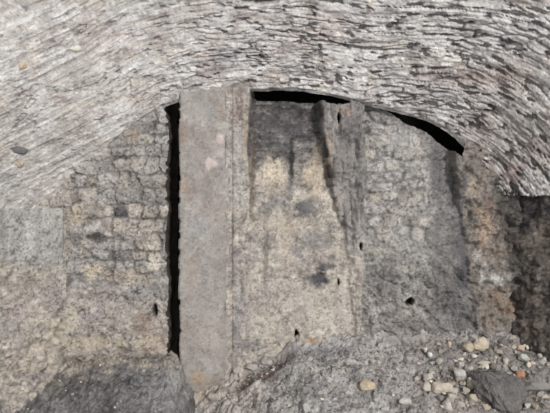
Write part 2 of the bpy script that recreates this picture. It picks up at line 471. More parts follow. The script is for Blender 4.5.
holes = hole_at(410, 302, 5.5, 4.5, .7) + hole_at(297, 334, 2.2, 6, .6) + hole_at(361, 246, 1.1, 4) + hole_at(339, 118, 1.2, 5, .6) \
    + hole_at(339, 283, 1.2, 5) 
out -= 0.09 * np.clip(holes, 0, 1) + 0.05 * crack
groove = np.exp(-((QX - 231.5) / 1.4) ** 2)
out -= 0.02 * groove
ledge = sstep(333, 342, QY + 3 * n1) * inpan * sstep(296, 305, QX)
out += 0.05 * ledge
Yw = -0.325 + back - out
pt = Paint(QX, QY, (178, 166, 147), 301)
pt.mottle(26, 30, (190, 177, 155), 0.7, 0.0, 0.4, 1)
pt.mottle(22, 26, (160, 148, 138), 0.6, 0.1, 0.4, 2)
pt.mottle(9, 10, (128, 116, 108), 0.55, 0.36, 0.3, 3)
pt.mottle(14, 20, (178, 158, 146), 0.5, 0.25, 0.4, 4)
# upper strip beside the pillar
pt.box(228, 250, 80, 205, (158, 153, 147), 0.75, 3, 3)
pt.put((QX < 251) * sstep(.05, .5, vs), (120, 112, 106), 0.5 * 1.0)
for b in ((238, 104, 8, 16, (150, 118, 100), .6), (232, 94, 6, 6, (150, 128, 112), .5), (246, 120, 3, 36, (172, 146, 110), .6),
          (246, 165, 3, 30, (170, 146, 112), .5)):
    pt.blob(*b)
pt.smudges(0.8)
# soot in the head of the panel
sootn = fbm(QX / 15, QY / 11, 310, 4)
sm = inpan * (1 - sstep(128, 205, QY + 30 * sootn))
pt.put(sm, (84, 79, 80), 0.93)
pt.put(inpan * (1 - sstep(102, 150, QY + 18 * sootn)), (84, 79, 76), 0.6)
bru = fbm(QX / 7, QY / 3.2, 312, 4, .6)
pt.put(sm * sstep(.0, .3, bru), (54, 51, 56), 0.75)
pt.put(sm * sstep(.1, .6, fbm(QX / 6, QY / 4, 313, 4, .6)), (140, 131, 124), 0.65)
for b in ((273, 173, 15, 14, (204, 184, 154), .9), (274, 190, 20, 8, (178, 160, 138), .5), (314, 176, 12, 22, (196, 174, 142), .8),
          (318, 155, 8, 14, (170, 150, 120), .5), (252, 165, 2.6, 48, (112, 88, 64), .7), (254, 130, 4, 34, (96, 82, 68), .7),
          (292, 162, 3.2, 28, (48, 46, 50), .95), (285, 124, 34, 14, (76, 72, 76), .55), (270, 143, 20, 3, (70, 68, 72), .6), (285, 146, 12, 5, (76, 74, 76), .6), (304, 150, 9, 5, (90, 88, 90), .6),
          (302, 163, 2, 12, (104, 100, 98), .6), (262, 120, 8, 16, (84, 79, 76), .6), (302, 207, 13, 11, (88, 85, 88), .85), (290, 196, 5, 8, (104, 98, 96), .7),
          (273, 203, 13, 10, (112, 108, 106), .75), (262, 215, 10, 5, (124, 116, 110), .6), (314, 200, 6, 5, (120, 112, 108), .5), (290, 183, 4, 10, (120, 114, 112), .5),
          (320, 276, 8, 12, (66, 62, 68), .95), (313, 279, 13, 6, (88, 84, 88), .85), (327, 267, 11, 5, (84, 80, 84), .8),
          (322, 243, 9, 15, (126, 120, 116), .7), (316, 225, 4, 12, (118, 108, 100), .6), (330, 235, 4, 10, (110, 102, 96), .6), (306, 262, 16, 3, (128, 120, 116), .5), (338, 286, 2.5, 8, (120, 112, 108), .6), (248, 345, 12, 8, (140, 134, 130), .6), (237, 335, 5, 22, (136, 130, 126), .7), (307, 238, 9, 9, (150, 145, 140), .5), (333, 257, 5, 3, (100, 92, 88), .6),
          (300, 255, 7, 14, (152, 145, 140), .45), (266, 260, 2.6, 75, (124, 114, 106), .65), (255, 255, 5, 9, (134, 128, 122), .6),
          (254, 235, 3, 5, (120, 112, 106), .5), (285, 245, 10, 30, (190, 170, 145), .45), (245, 320, 12, 26, (158, 150, 145), .5),
          (236, 300, 4, 50, (150, 144, 140), .5), (268, 320, 14, 18, (186, 172, 150), .5), (325, 342, 20, 5, (176, 140, 92), .85),
          (330, 312, 30, 20, (190, 176, 160), .6), (285, 300, 24, 26, (184, 172, 158), .5), (300, 310, 12, 18, (168, 158, 146), .4), (345, 300, 10, 40, (172, 162, 150), .4),
          (290, 225, 30, 8, (186, 168, 142), .4)):
    pt.blob(*b)
# rib
pt.put(inrib * (1 - sstep(200, 275, QY + 10 * n1)), (130, 124, 119), 0.9)
pt.put(inrib * sstep(.1, .6, vs) * (1 - sstep(215, 260, QY)), (108, 100, 95), 0.6)
pt.put(inrib * sstep(.1, .6, -vs) * (1 - sstep(215, 260, QY)), (158, 150, 142), 0.5)
for b in ((329, 150, 4, 34, (160, 132, 96), .55), (347, 112, 8, 5, (160, 128, 100), .6), (352, 140, 10, 30, (122, 116, 112), .5),
          (340, 200, 9, 14, (158, 146, 134), .5), (352, 240, 10, 20, (150, 144, 138), .5)):
    pt.blob(*b)
pt.put(crack, (58, 50, 46), 0.9)
# masonry niche
pt.put(innic, (160, 154, 147), 0.85)
sc_ = np.where(r[..., 1][..., None] < 0.25, lin((178, 164, 146)), np.where(r[..., 1][..., None] < 0.5, lin((142, 138, 134)), lin((176, 170, 163))))
m = (mas * sstep(0.004, 0.02, d) * 0.6)[..., None]
pt.c = pt.c * (1 - m) + sc_ * m
pt.put(mas * joint, (112, 106, 100), 0.4)
pt.put(innic * sstep(0.15, 0.5, fbm(QX / 9, QY / 7, 320, 4)), (112, 106, 102), 0.55)
pt.put(innic * sstep(232, 275, QY + 14 * n1), (140, 134, 128), 0.7)
NB = pt.c.copy(); pt.smudges(0.9, (96, 90, 88), (188, 180, 170)); pt.c = NB + (pt.c - NB) * innic[..., None]
pt.put(lowr * sstep(0.0, 0.5, fbm(QX / 12, QY / 8, 321, 4)), (106, 99, 93), 0.6)
pt.put(lowr * sstep(0.25, 0.5, fbm(QX / 5, QY / 6, 322, 3)), (176, 166, 154), 0.4)
pt.put(innic * sstep(422, 440, QX + 5 * n1), (116, 111, 107), 0.7)
pt.put(innic * (1 - sstep(112, 128, QY - (QX - 380) * .28 + 6 * n1)), (120, 114, 110), 0.6)
for b in ((384, 197, 12, 5, (180, 164, 140), .5), (373, 250, 7, 5, (178, 164, 142), .7), (402, 236, 26, 10, (158, 154, 150), .5), (405, 268, 14, 4, (168, 160, 148), .6),
          (392, 262, 12, 14, (118, 110, 104), .5), (440, 175, 8, 30, (112, 108, 106), .5), (405, 140, 20, 20, (172, 166, 160), .5),
          (467, 250, 3, 8, (178, 172, 166), .7), (450, 300, 20, 24, (108, 102, 98), .5), (420, 320, 40, 8, (140, 132, 124), .5),
          (400, 330, 40, 8, (132, 124, 118), .5), (422, 286, 6, 14, (150, 142, 134), .4), (455, 175, 5, 34, (66, 63, 63), .8), (463, 255, 9, 66, (90, 88, 90), .8), (440, 150, 12, 34, (100, 97, 97), .6), (385, 285, 16, 20, (104, 98, 94), .5),  # narrowest, darkest strip: shadow cast by the pier's edge, painted into the colour
          (452, 205, 6, 60, (112, 108, 104), .5)):
    pt.blob(*b)
# pier: scorched brown stone, going to soot at its far side
pt.put(inpier, (132, 120, 108), 0.85)
pt.put(inpier, (150, 128, 106), 0.0)
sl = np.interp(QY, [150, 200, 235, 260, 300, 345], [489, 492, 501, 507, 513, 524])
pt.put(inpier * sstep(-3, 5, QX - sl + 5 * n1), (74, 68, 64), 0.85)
pt.put(inpier * sstep(0.1, 0.5, fbm(QX / 8, QY / 8, 330, 4)), (98, 88, 80), 0.6)
for b in ((474, 190, 7, 12, (172, 154, 128), .7), (462, 190, 4, 24, (94, 92, 96), .8), (478, 210, 7, 8, (166, 138, 112), .7), (489, 207, 6, 8, (138, 98, 88), .6),
          (484, 228, 10, 18, (176, 146, 116), .75), (496, 250, 12, 10, (146, 124, 102), .5), (476, 256, 5, 6, (176, 170, 160), .6), (484, 270, 5, 8, (190, 185, 176), .8),
          (494, 279, 15, 6, (190, 185, 176), .85), (507, 275, 8, 5, (170, 164, 156), .7), (498, 266, 7, 5, (120, 110, 92), .5),
          (500, 300, 14, 12, (140, 112, 84), .6), (510, 313, 6, 5, (160, 120, 80), .5), (485, 320, 10, 12, (140, 122, 102), .6),
          (472, 310, 8, 18, (112, 106, 102), .6)):
    pt.blob(*b)
pt.put(np.clip(holes, 0, 1), (34, 29, 27), 0.95)
Pw = np.stack([X, Yw, Z], -1)
WC = pt.done(0.62, 0.14, 0.38, 0.18, 0.95)
C4 = lambda a: a[:-1, :-1]
# where a part reaches up; above it the dark chamber behind shows
topline = np.interp(QX, [226, 250, 254, 320, 327, 350, 356, 384, 390, 405, 430, 450, 462, 470, 520],
                    [70, 70, 97, 101, 104, 104, 70, 70, 111, 120, 132, 148, 158, 70, 70]) + 1.6 * n2
solid = C4(QY > topline)
reg_pan = C4(QX < ribL)
reg_rib = C4((QX >= ribL) & (QX < ribR))
reg_nic = C4((QX >= ribR) & (QX < nicR))
reg_pier = C4(QX >= nicR)
wall_part('plaster_panel', Pw, WC, solid & reg_pan)
wall_part('rib', Pw, WC, solid & reg_rib)
wall_part('niche_masonry', Pw, WC, solid & reg_nic)
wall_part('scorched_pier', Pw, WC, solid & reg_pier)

# --- the black chamber behind the wall, seen through the slot and above the panels
def box_mesh(name, x0, x1, y0, y1, z0, z1, open_front=True):
    V = np.array([(x, y, z) for x in (x0, x1) for y in (y0, y1) for z in (z0, z1)], float)
    F = [(2, 3, 7, 6), (0, 1, 3, 2), (4, 6, 7, 5), (1, 5, 7, 3), (0, 2, 6, 4)]
    return mesh_from(name, V, np.array(F), None, False)
struct(link('wall_rear', box_mesh('wall_rear', -1.6, 2.2, -0.02, 1.3, -0.4, 3.2), M_VOID_SHADE))

# ------------------------------------------------------------------ splayed side walls under the vault's springing
def side_wall(name, px, sgn, ztop, seed, paint, yoff):
    s = np.arange(0, 2.2, 0.008); z = np.arange(-0.25, ztop, 0.008)
    S, Zs = np.meshgrid(s, z, indexing='ij')
    p0 = wp(px, 206, DW + yoff)
    dx, dy = sgn * 0.72, -0.69
    n1 = fbm(S * 4, Zs * 4, seed, 4); n2 = fbm(S * 13, Zs * 13, seed + 1, 4); n3 = fbm(S * 40, Zs * 40, seed + 2, 3)
    X = p0[0] + dx * S; Y = p0[1] + dy * S
    QX = 275 + X * FOC / (Y - CAMY); QY = 206.5 - (Zs - CAMZ) * FOC / (Y - CAMY)
    h, C = paint(S, Zs, QX, QY, n1, n2, n3)
    nx, ny = -sgn * 0.69, -0.72
    P = np.stack([X + nx * h, Y + ny * h, Zs], -1)
    return struct(link(name, grid_mesh(name, P, C, None, flip=(sgn > 0) is False), M_WALL))

def paint_left(S, Zs, QX, QY, n1, n2, n3):
    pan = (1 - sstep(61, 64, QX + 1.5 * n1)) * (1 - sstep(258, 272, QY + 6 * n1))
    up = fbm(S * 11, Zs * 1.5, 402, 3)
    h = 0.03 * n1 + 0.014 * n2 + 0.004 * n3 + pan * (0.03 + 0.010 * up - 0.02 * n1 - 0.008 * n2)
    h += sstep(275, 340, QY) * (0.03 + 0.02 * n2)
    p = Paint(QX, QY, (172, 162, 148), 401)
    p.mottle(24, 14, (190, 176, 154), 0.7, 0.0, 0.4, 1)
    p.mottle(18, 12, (146, 140, 134), 0.7, 0.1, 0.4, 2)
    p.mottle(9, 7, (118, 106, 98), 0.6, 0.4, 0.25, 3)
    p.mottle(12, 10, (178, 156, 146), 0.5, 0.3, 0.3, 4)
    p.put(pan, (166, 163, 157), 0.9)
    p.put(pan * sstep(.1, .5, up), (142, 138, 133), 0.6)
    lw = sstep(262, 285, QY)
    LB = p.c.copy(); p.smudges(0.7); p.c = LB + (p.c - LB) * (0.25 + 0.75 * lw[..., None])
    p.put(lw * sstep(.05, .45, fbm(QX / 16, QY / 10, 412, 5, .6)), (194, 181, 164), 0.65)
    p.put(lw * sstep(.1, .5, fbm(QX / 14, QY / 9, 413, 5, .6)), (128, 120, 116), 0.6)
    for cx in (8, 26, 42):
        p.put(pan * np.exp(-((QX - cx - 2 * n1) / 1.3) ** 2), (182, 178, 172), 0.7)
    for b in ((11, 253, 4, 3, (90, 86, 82), .6), (5, 282, 10, 6, (130, 122, 114), .5), (10, 330, 22, 16, (150, 146, 138), .5),
              (30, 285, 30, 7, (160, 148, 130), .5), (16, 347, 16, 10, (136, 134, 128), .5), (45, 345, 30, 14, (186, 172, 146), .6),
              (55, 325, 16, 12, (194, 180, 152), .7), (6, 385, 10, 5, (190, 180, 160), .6), (20, 312, 20, 8, (170, 152, 142), .5),
              (28, 365, 24, 6, (182, 164, 140), .5), (60, 300, 14, 10, (156, 148, 140), .5)):
        p.blob(*b)
    return h, p.done(0.66, 0.16, 0.5, 0.28, 0.89)
side_wall('wall_left', 66, -1, 1.69, 400, paint_left, 0.0)

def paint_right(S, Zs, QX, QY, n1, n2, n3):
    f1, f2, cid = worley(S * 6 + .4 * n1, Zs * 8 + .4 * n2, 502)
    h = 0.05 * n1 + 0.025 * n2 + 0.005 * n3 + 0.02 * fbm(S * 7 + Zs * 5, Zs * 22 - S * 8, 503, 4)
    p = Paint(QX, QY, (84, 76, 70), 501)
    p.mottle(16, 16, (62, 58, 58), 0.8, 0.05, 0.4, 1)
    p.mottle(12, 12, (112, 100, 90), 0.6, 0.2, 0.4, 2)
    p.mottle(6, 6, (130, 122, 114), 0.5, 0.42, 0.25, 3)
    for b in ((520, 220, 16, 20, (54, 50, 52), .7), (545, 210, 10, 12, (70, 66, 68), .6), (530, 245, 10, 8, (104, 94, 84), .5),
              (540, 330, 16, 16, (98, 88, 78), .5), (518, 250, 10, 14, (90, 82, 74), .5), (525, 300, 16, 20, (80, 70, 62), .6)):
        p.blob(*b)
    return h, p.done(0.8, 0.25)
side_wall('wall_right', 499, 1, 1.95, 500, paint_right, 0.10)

# ------------------------------------------------------------------ the concrete pillar
def build_pillar():
    d0 = 5.668
    x0, x1 = (179 - 275) * d0 / FOC, (229.5 - 275) * d0 / FOC
    yf, yb = CAMY + d0, CAMY + d0 + 0.34
    w, dp, rad = x1 - x0, yb - yf, 0.014
    prof = []
    def run(a, b_, n):
        for i in range(n):
            prof.append((a[0] + (b_[0] - a[0]) * i / n, a[1] + (b_[1] - a[1]) * i / n))
    run((x0, yb), (x0, yf + rad), 26); run((x0, yf + rad), (x0 + rad, yf), 4)
    run((x0 + rad, yf), (x1 - rad, yf), 62); run((x1 - rad, yf), (x1, yf + rad), 4)
    run((x1, yf + rad), (x1, yb), 26); run((x1, yb), (x0, yb), 20)
    prof = np.array(prof)
    cx, cy = (x0 + x1) / 2, (yf + yb) / 2
    zs = np.arange(-0.02, 2.86, 0.008)
    n = len(prof)
    A, Zg = np.meshgrid(np.arange(n), zs, indexing='ij')
    X = prof[A, 0]; Y = prof[A, 1]
    per = A * 0.0075
    QX = 275 + X * FOC / d0; QY = 206.5 - (Zg - CAMZ) * FOC / d0
    n1 = fbm(X * 4 + Y * 3, Zg * 3, 601, 4); n2 = fbm(X * 14 + Y * 11, Zg * 14, 602, 4)
    nx, ny = (X - cx) / (w / 2), (Y - cy) / (dp / 2)
    ax, ay = np.abs(nx) ** 6 * np.sign(nx), np.abs(ny) ** 6 * np.sign(ny)
    toe = sstep(366, 399, QY + 4 * n1)
    h = 0.006 * n1 + 0.004 * n2 - 0.045 * toe ** 2
    # chipped arrises
    arris = np.clip(np.abs(nx) ** 12 * np.abs(ny) ** 4, 0, 1)
    h -= 0.016 * arris * sstep(0.1, 0.5, fbm(X * 2, Zg * 16, 603, 4))
    X2 = X + ax * h; Y2 = Y + ay * h
    p = Paint(QX, QY, (162, 156, 150), 611)
    p.mottle(16, 22, (150, 142, 135), 0.7, 0.0, 0.5, 1)
    p.mottle(12, 16, (172, 166, 160), 0.6, 0.2, 0.4, 2)
    p.mottle(6, 7, (136, 126, 118), 0.5, 0.4, 0.3, 3)
    for b in ((212, 162, 7, 7, (204, 188, 182), .85), (220, 153, 5, 6, (196, 182, 176), .7), (221, 137, 5, 6, (204, 188, 180), .85), (219, 110, 5, 8, (170, 150, 132), .5),
              (185, 116, 3, 4, (186, 174, 164), .6), (183, 134, 4, 14, (146, 122, 106), .5), (183, 185, 4, 10, (172, 148, 128), .5), (190, 190, 7, 10, (150, 134, 122), .5),
              (200, 225, 12, 12, (158, 158, 156), .6), (205, 110, 16, 16, (154, 151, 147), .5), (215, 215, 10, 12, (172, 160, 150), .5),
              (190, 275, 8, 24, (156, 142, 132), .5), (215, 270, 10, 16, (150, 146, 142), .5), (208, 335, 16, 16, (174, 166, 156), .5),
              (190, 325, 8, 10, (160, 148, 140), .5), (200, 380, 14, 9, (168, 152, 134), .6), (197, 379, 4, 3, (186, 160, 122), .5),
              (225, 300, 4, 50, (148, 143, 138), .5), (205, 95, 20, 6, (150, 144, 138), .6), (183, 345, 5, 20, (166, 158, 150), .4)):
        p.blob(*b)
    F = []
    m = len(zs)
    idx = np.arange(n * m).reshape(n, m)
    i2 = np.roll(idx, -1, 0)
    F = np.stack([idx[:, :-1], i2[:, :-1], i2[:, 1:], idx[:, 1:]], -1).reshape(-1, 4)
    org = np.array([cx, cy, 0.0])
    V = np.stack([X2, Y2, Zg], -1).reshape(-1, 3) - org
    root = empty('concrete_pillar', org)
    tag(root, 'tall smooth grey concrete pillar beside the narrow black slot', 'pillar')
    link('shaft', mesh_from('shaft', V, F, p.done(1.0, 0.07, 0.25, 0.2, 0.79).reshape(-1, 3)), M_PILLAR, root)
    return root
build_pillar()

# ------------------------------------------------------------------ ground
def ground_z(X, Y, detail=True):
    """Rubble slope that rises against the back wall, lower at the pillar's foot."""
    qx = 275 + X * FOC / 5.5
    top = np.interp(qx, [-200, 60, 150, 178, 196, 215, 232, 262, 290, 306, 345, 400, 455, 500, 560, 760],
                    [-.05, -.05, 0.0, 0.04, 0.055, 0.12, 0.24, 0.37, 0.48, 0.535, 0.565, 0.575, 0.60, 0.585, 0.53, 0.45])
    dist = np.maximum(-0.36 - Y, -0.1)
    g = top - 0.62 * dist
    g = np.where(g < -0.02, -0.02 - 0.10 * (1 - np.exp((g + 0.02) / 0.10)), g)
    g = np.maximum(g, -0.12)
    g = g + 0.035 * fbm(X * 2.2, Y * 2.2, 701, 3) * sstep(-.02, .2, top)
    if detail:
        g = g + 0.022 * fbm(X * 7, Y * 7, 702, 4) + 0.010 * fbm(X * 24, Y * 24, 703, 3)
        f1, f2, c = worley(X * 13, Y * 13, 704)
        g = g + 0.020 * (c - 0.4) * (1 - sstep(0.25, 0.6, f1)) * sstep(-.05, .15, top) - 0.03 * sstep(.5, .68, fbm(X * 16, Y * 16, 705, 3))
    return g

xs = np.arange(-2.9, 2.9, 0.0085)
ys = np.concatenate([np.arange(-3.2, -1.5, 0.05), np.arange(-1.5, -0.12, 0.0085)])
X, Y = np.meshgrid(xs, ys, indexing='ij')
Zg = ground_z(X, Y)
QX = 275 + X * FOC / (Y - CAMY); QY = 206.5 - (Zg - CAMZ) * FOC / (Y - CAMY)
n1 = fbm(X * 4, Y * 4, 711, 4)
# broken mortar crust just right of the pillar's foot
crust = (1 - sstep(0.7, 1.1, np.hypot((QX - 228) / 40, (QY - 392) / 26) + .3 * n1))
f1, f2, cid = worley(X * 9 + Y * 5, Y * 13 - X * 3, 712)
Zg = Zg + crust * (0.05 * (cid - 0.3) - 0.03 * (1 - sstep(0, .14, f2 - f1)))
ax_, ay_, bx_, by_ = 240.0, 386.0, 292.0, 353.0                       # hollow under the broken crust
tp = np.clip(((QX - ax_) * (bx_ - ax_) + (QY - ay_) * (by_ - ay_)) / ((bx_ - ax_) ** 2 + (by_ - ay_) ** 2), 0, 1)
hd = np.hypot(QX - ax_ - tp * (bx_ - ax_), QY - ay_ - tp * (by_ - ay_)) + 3 * n1
hollow = np.exp(-(hd / 4.5) ** 2)
Zg = Zg - 0.05 * hollow
pt = Paint(QX, QY, (160, 156, 152), 721)
pt.mottle(20, 14, (160, 155, 150), 0.6, 0.0, 0.4, 1)
pt.mottle(14, 9, (122, 117, 114), 0.7, 0.1, 0.4, 2)
pt.mottle(5, 4, (178, 172, 166), 0.6, 0.35, 0.2, 3)
pt.mottle(6, 4, (92, 84, 80), 0.6, 0.42, 0.2, 4)
pt.put(crust, (170, 160, 150), 0.7)
pt.put(hollow, (86, 70, 66), 0.75)
pt.put(sstep(405, 440, QX + 14 * n1) * sstep(338, 350, QY + 6 * n1), (126, 120, 115), 0.75)
for b in ((325, 352, 22, 7, (106, 104, 110), .7), (262, 375, 14, 6, (112, 94, 88), .5), (340, 395, 40, 20, (152, 148, 145), .4),
          (430, 340, 50, 8, (136, 128, 122), .6), (520, 350, 40, 14, (128, 120, 114), .5), (300, 385, 20, 12, (132, 130, 128), .5),
          (460, 395, 40, 20, (150, 140, 132), .5), (415, 375, 30, 30, (150, 143, 139), .4), (190, 405, 12, 12, (178, 166, 150), .6),
          (205, 396, 20, 6, (176, 162, 142), .5), (530, 395, 30, 14, (132, 124, 118), .5)):
    pt.blob(*b)
floor = struct(link('floor', grid_mesh('floor', np.stack([X, Y, Zg], -1), pt.done(0.9, 0.2, 0.55, 0.32, 1.22), None, flip=False), M_GROUND))

# --- the dark earth bank left of the pillar
def bank_z(X, Y):
    qx = 275 + X * FOC / 5.35
    top = np.interp(qx, [-120, -20, 20, 60, 90, 130, 165, 176, 186, 200], [0.0, 0.07, 0.18, 0.32, 0.40, 0.42, 0.435, 0.36, 0.16, -0.1])
    dist = np.maximum(-0.42 - Y, 0)
    g = top - 0.66 * dist - 0.1 * np.maximum(dist - 0.25, 0)
    return g + 0.035 * fbm(X * 5, Y * 5, 751, 4) + 0.016 * fbm(X * 22, Y * 22, 752, 3)
xs = np.arange(-2.7, -0.66, 0.008); ys = np.arange(-1.35, -0.15, 0.008)
X, Y = np.meshgrid(xs, ys, indexing='ij')
Zb = bank_z(X, Y)
f1, f2, c = worley(X * 14, Y * 14, 753)
Zb = Zb + 0.02 * (c - 0.4) * (1 - sstep(.2, .6, f1)) + 0.010 * fbm(X * 45, Y * 45, 754, 3) - 0.02 * sstep(.45, .65, fbm(X * 14, Y * 14, 755, 3))
QX = 275 + X * FOC / (Y - CAMY); QY = 206.5 - (Zb - CAMZ) * FOC / (Y - CAMY)
pt = Paint(QX, QY, (112, 109, 108), 761)
pt.mottle(18, 10, (86, 84, 84), 0.8, 0.0, 0.4, 1)
pt.mottle(12, 8, (126, 122, 118), 0.6, 0.15, 0.4, 2)
pt.mottle(4, 3, (150, 146, 142), 0.5, 0.4, 0.2, 3)
topl = np.interp(QX, [0, 60, 95, 165, 180], [396, 371, 359, 354, 366])
pt.put(1 - sstep(-4, 22, QY - topl + 12 * fbm(QX / 12, QY / 6, 762, 4)), (166, 156, 142), 0.9)
for b in ((170, 395, 24, 34, (146, 144, 142), .7), (130, 402, 20, 12, (124, 122, 120), .5), (60, 385, 40, 12, (84, 82, 82), .5),
          (150, 358, 24, 6, (120, 114, 106), .6), (85, 362, 16, 5, (124, 116, 104), .5), (20, 392, 26, 8, (112, 110, 108), .5),
          (20, 405, 24, 8, (80, 78, 80), .5), (178, 380, 8, 16, (158, 154, 148), .6)):
    pt.blob(*b)
okb = (Zb > -0.1) & (Y < -0.27) & (Y < -0.27 + 0.9 * (X + 1.78))
kb = okb[:-1, :-1] | okb[1:, 1:]
bank = link('earth_bank', grid_mesh('earth_bank', np.stack([X, Y, Zb], -1), pt.done(0.9, 0.25, 0.5, 0.5, 1.0), kb), M_GROUND)
tag(bank, 'dark sooty earth bank heaped against the wall left of the concrete pillar', 'earth mound')

# ------------------------------------------------------------------ loose stones
def ground_hit(px, py):
    """Where the line of sight at (px, py) meets the heaped ground."""
    best = None
    for d_ in np.arange(4.2, 5.9, 0.01):
        p = wp(px, py, d_)
        z = float(ground_z(np.array([p[0]]), np.array([p[1]]), False)[0])
        if p[0] < -0.66:
            z = max(z, float(bank_z(np.array([p[0]]), np.array([p[1]]))[0]))
        if p[2] <= z:
            return np.array([p[0], p[1], z])
    return np.array([p[0], p[1], z])

def rock_mesh(name, sx, sy, sz, seed, npts=22, sub=2, rough=0.05):
    rs = np.random.RandomState(seed)
    bm = bmesh.new()
    for _ in range(npts):
        v = rs.normal(size=3); v /= np.linalg.norm(v)
        v = np.sign(v) * np.abs(v) ** 0.75
        v *= rs.uniform(0.78, 1.05)
        bm.verts.new((v[0] * sx / 2, v[1] * sy / 2, v[2] * sz / 2))
    res = bmesh.ops.convex_hull(bm, input=bm.verts)
    junk = [g for g in res['geom_interior'] if isinstance(g, bmesh.types.BMVert)]
    if junk: bmesh.ops.delete(bm, geom=junk, context='VERTS')
    bmesh.ops.dissolve_limit(bm, angle_limit=0.2, verts=bm.verts, edges=bm.edges)
    bmesh.ops.bevel(bm, geom=list(bm.edges), offset=0.07 * min(sx, sy, sz), segments=2, affect='EDGES', clamp_overlap=True)
    bmesh.ops.triangulate(bm, faces=bm.faces)
    if sub:
        bmesh.ops.subdivide_edges(bm, edges=bm.edges, cuts=sub, use_grid_fill=True)
    bm.verts.ensure_lookup_table()
    A = np.array([v.co[:] for v in bm.verts])
    s = min(sx, sy, sz)
    k = 5.0 / s
    nn = fbm(A[:, 0] * k * .5 + A[:, 2] * k * .3, A[:, 1] * k * .5 - A[:, 2] * k * .4, seed, 5 if rough > .1 else 3, .65)
    for v, q in zip(bm.verts, nn):
        c = v.co
        if c.length > 1e-6:
            v.co = c + c.normalized() * float(q) * rough * s
    me = bpy.data.meshes.new(name)
    bm.to_mesh(me); bm.free()
    return me

ROCK_MATS = {}
def rock_mat(col):
    m_ = sum(col) / 3.0; col = tuple(round(m_ + (c - m_) * 0.72) for c in col)
    k = tuple(col)
    if k not in ROCK_MATS:
        ROCK_MATS[k] = stone_material('stone_%d' % len(ROCK_MATS), 2.2, 0.5, fixed=col, contrast=0.18)
        # no random brightening for a hand-picked stone
        for nd in ROCK_MATS[k].node_tree.nodes:
            if nd.type == 'MAP_RANGE' and abs(nd.inputs['To Max'].default_value - 1.3) < 1e-4:
                nd.inputs['To Min'].default_value = 0.97; nd.inputs['To Max'].default_value = 1.03
    return ROCK_MATS[k]

def loose_stone(px, py, wpx, hpx, col, label, rot=0.0, seed=0, name='stone', tilt=0.0, depth=None, group=None, npts=22):
    """One stone lying on the slope, wpx x hpx photo pixels large."""
    p = ground_hit(px, py + 0.3 * hpx)
    s = (p[1] - CAMY) / FOC
    sx, sz = wpx * s * 1.12, hpx * s * 1.12
    sy = depth if depth else (sx + sz) * 0.5
    me = rock_mesh(name, sx, sy, sz, seed * 7 + 13, npts)
    o = link(name, me, rock_mat(col))
    o.location = (p[0], p[1] - 0.1 * sy, p[2] + 0.22 * sz)
    o.rotation_euler = (math.radians(-14), math.radians(tilt), math.radians(rot))
    tag(o, label, 'stone', group)
    return o

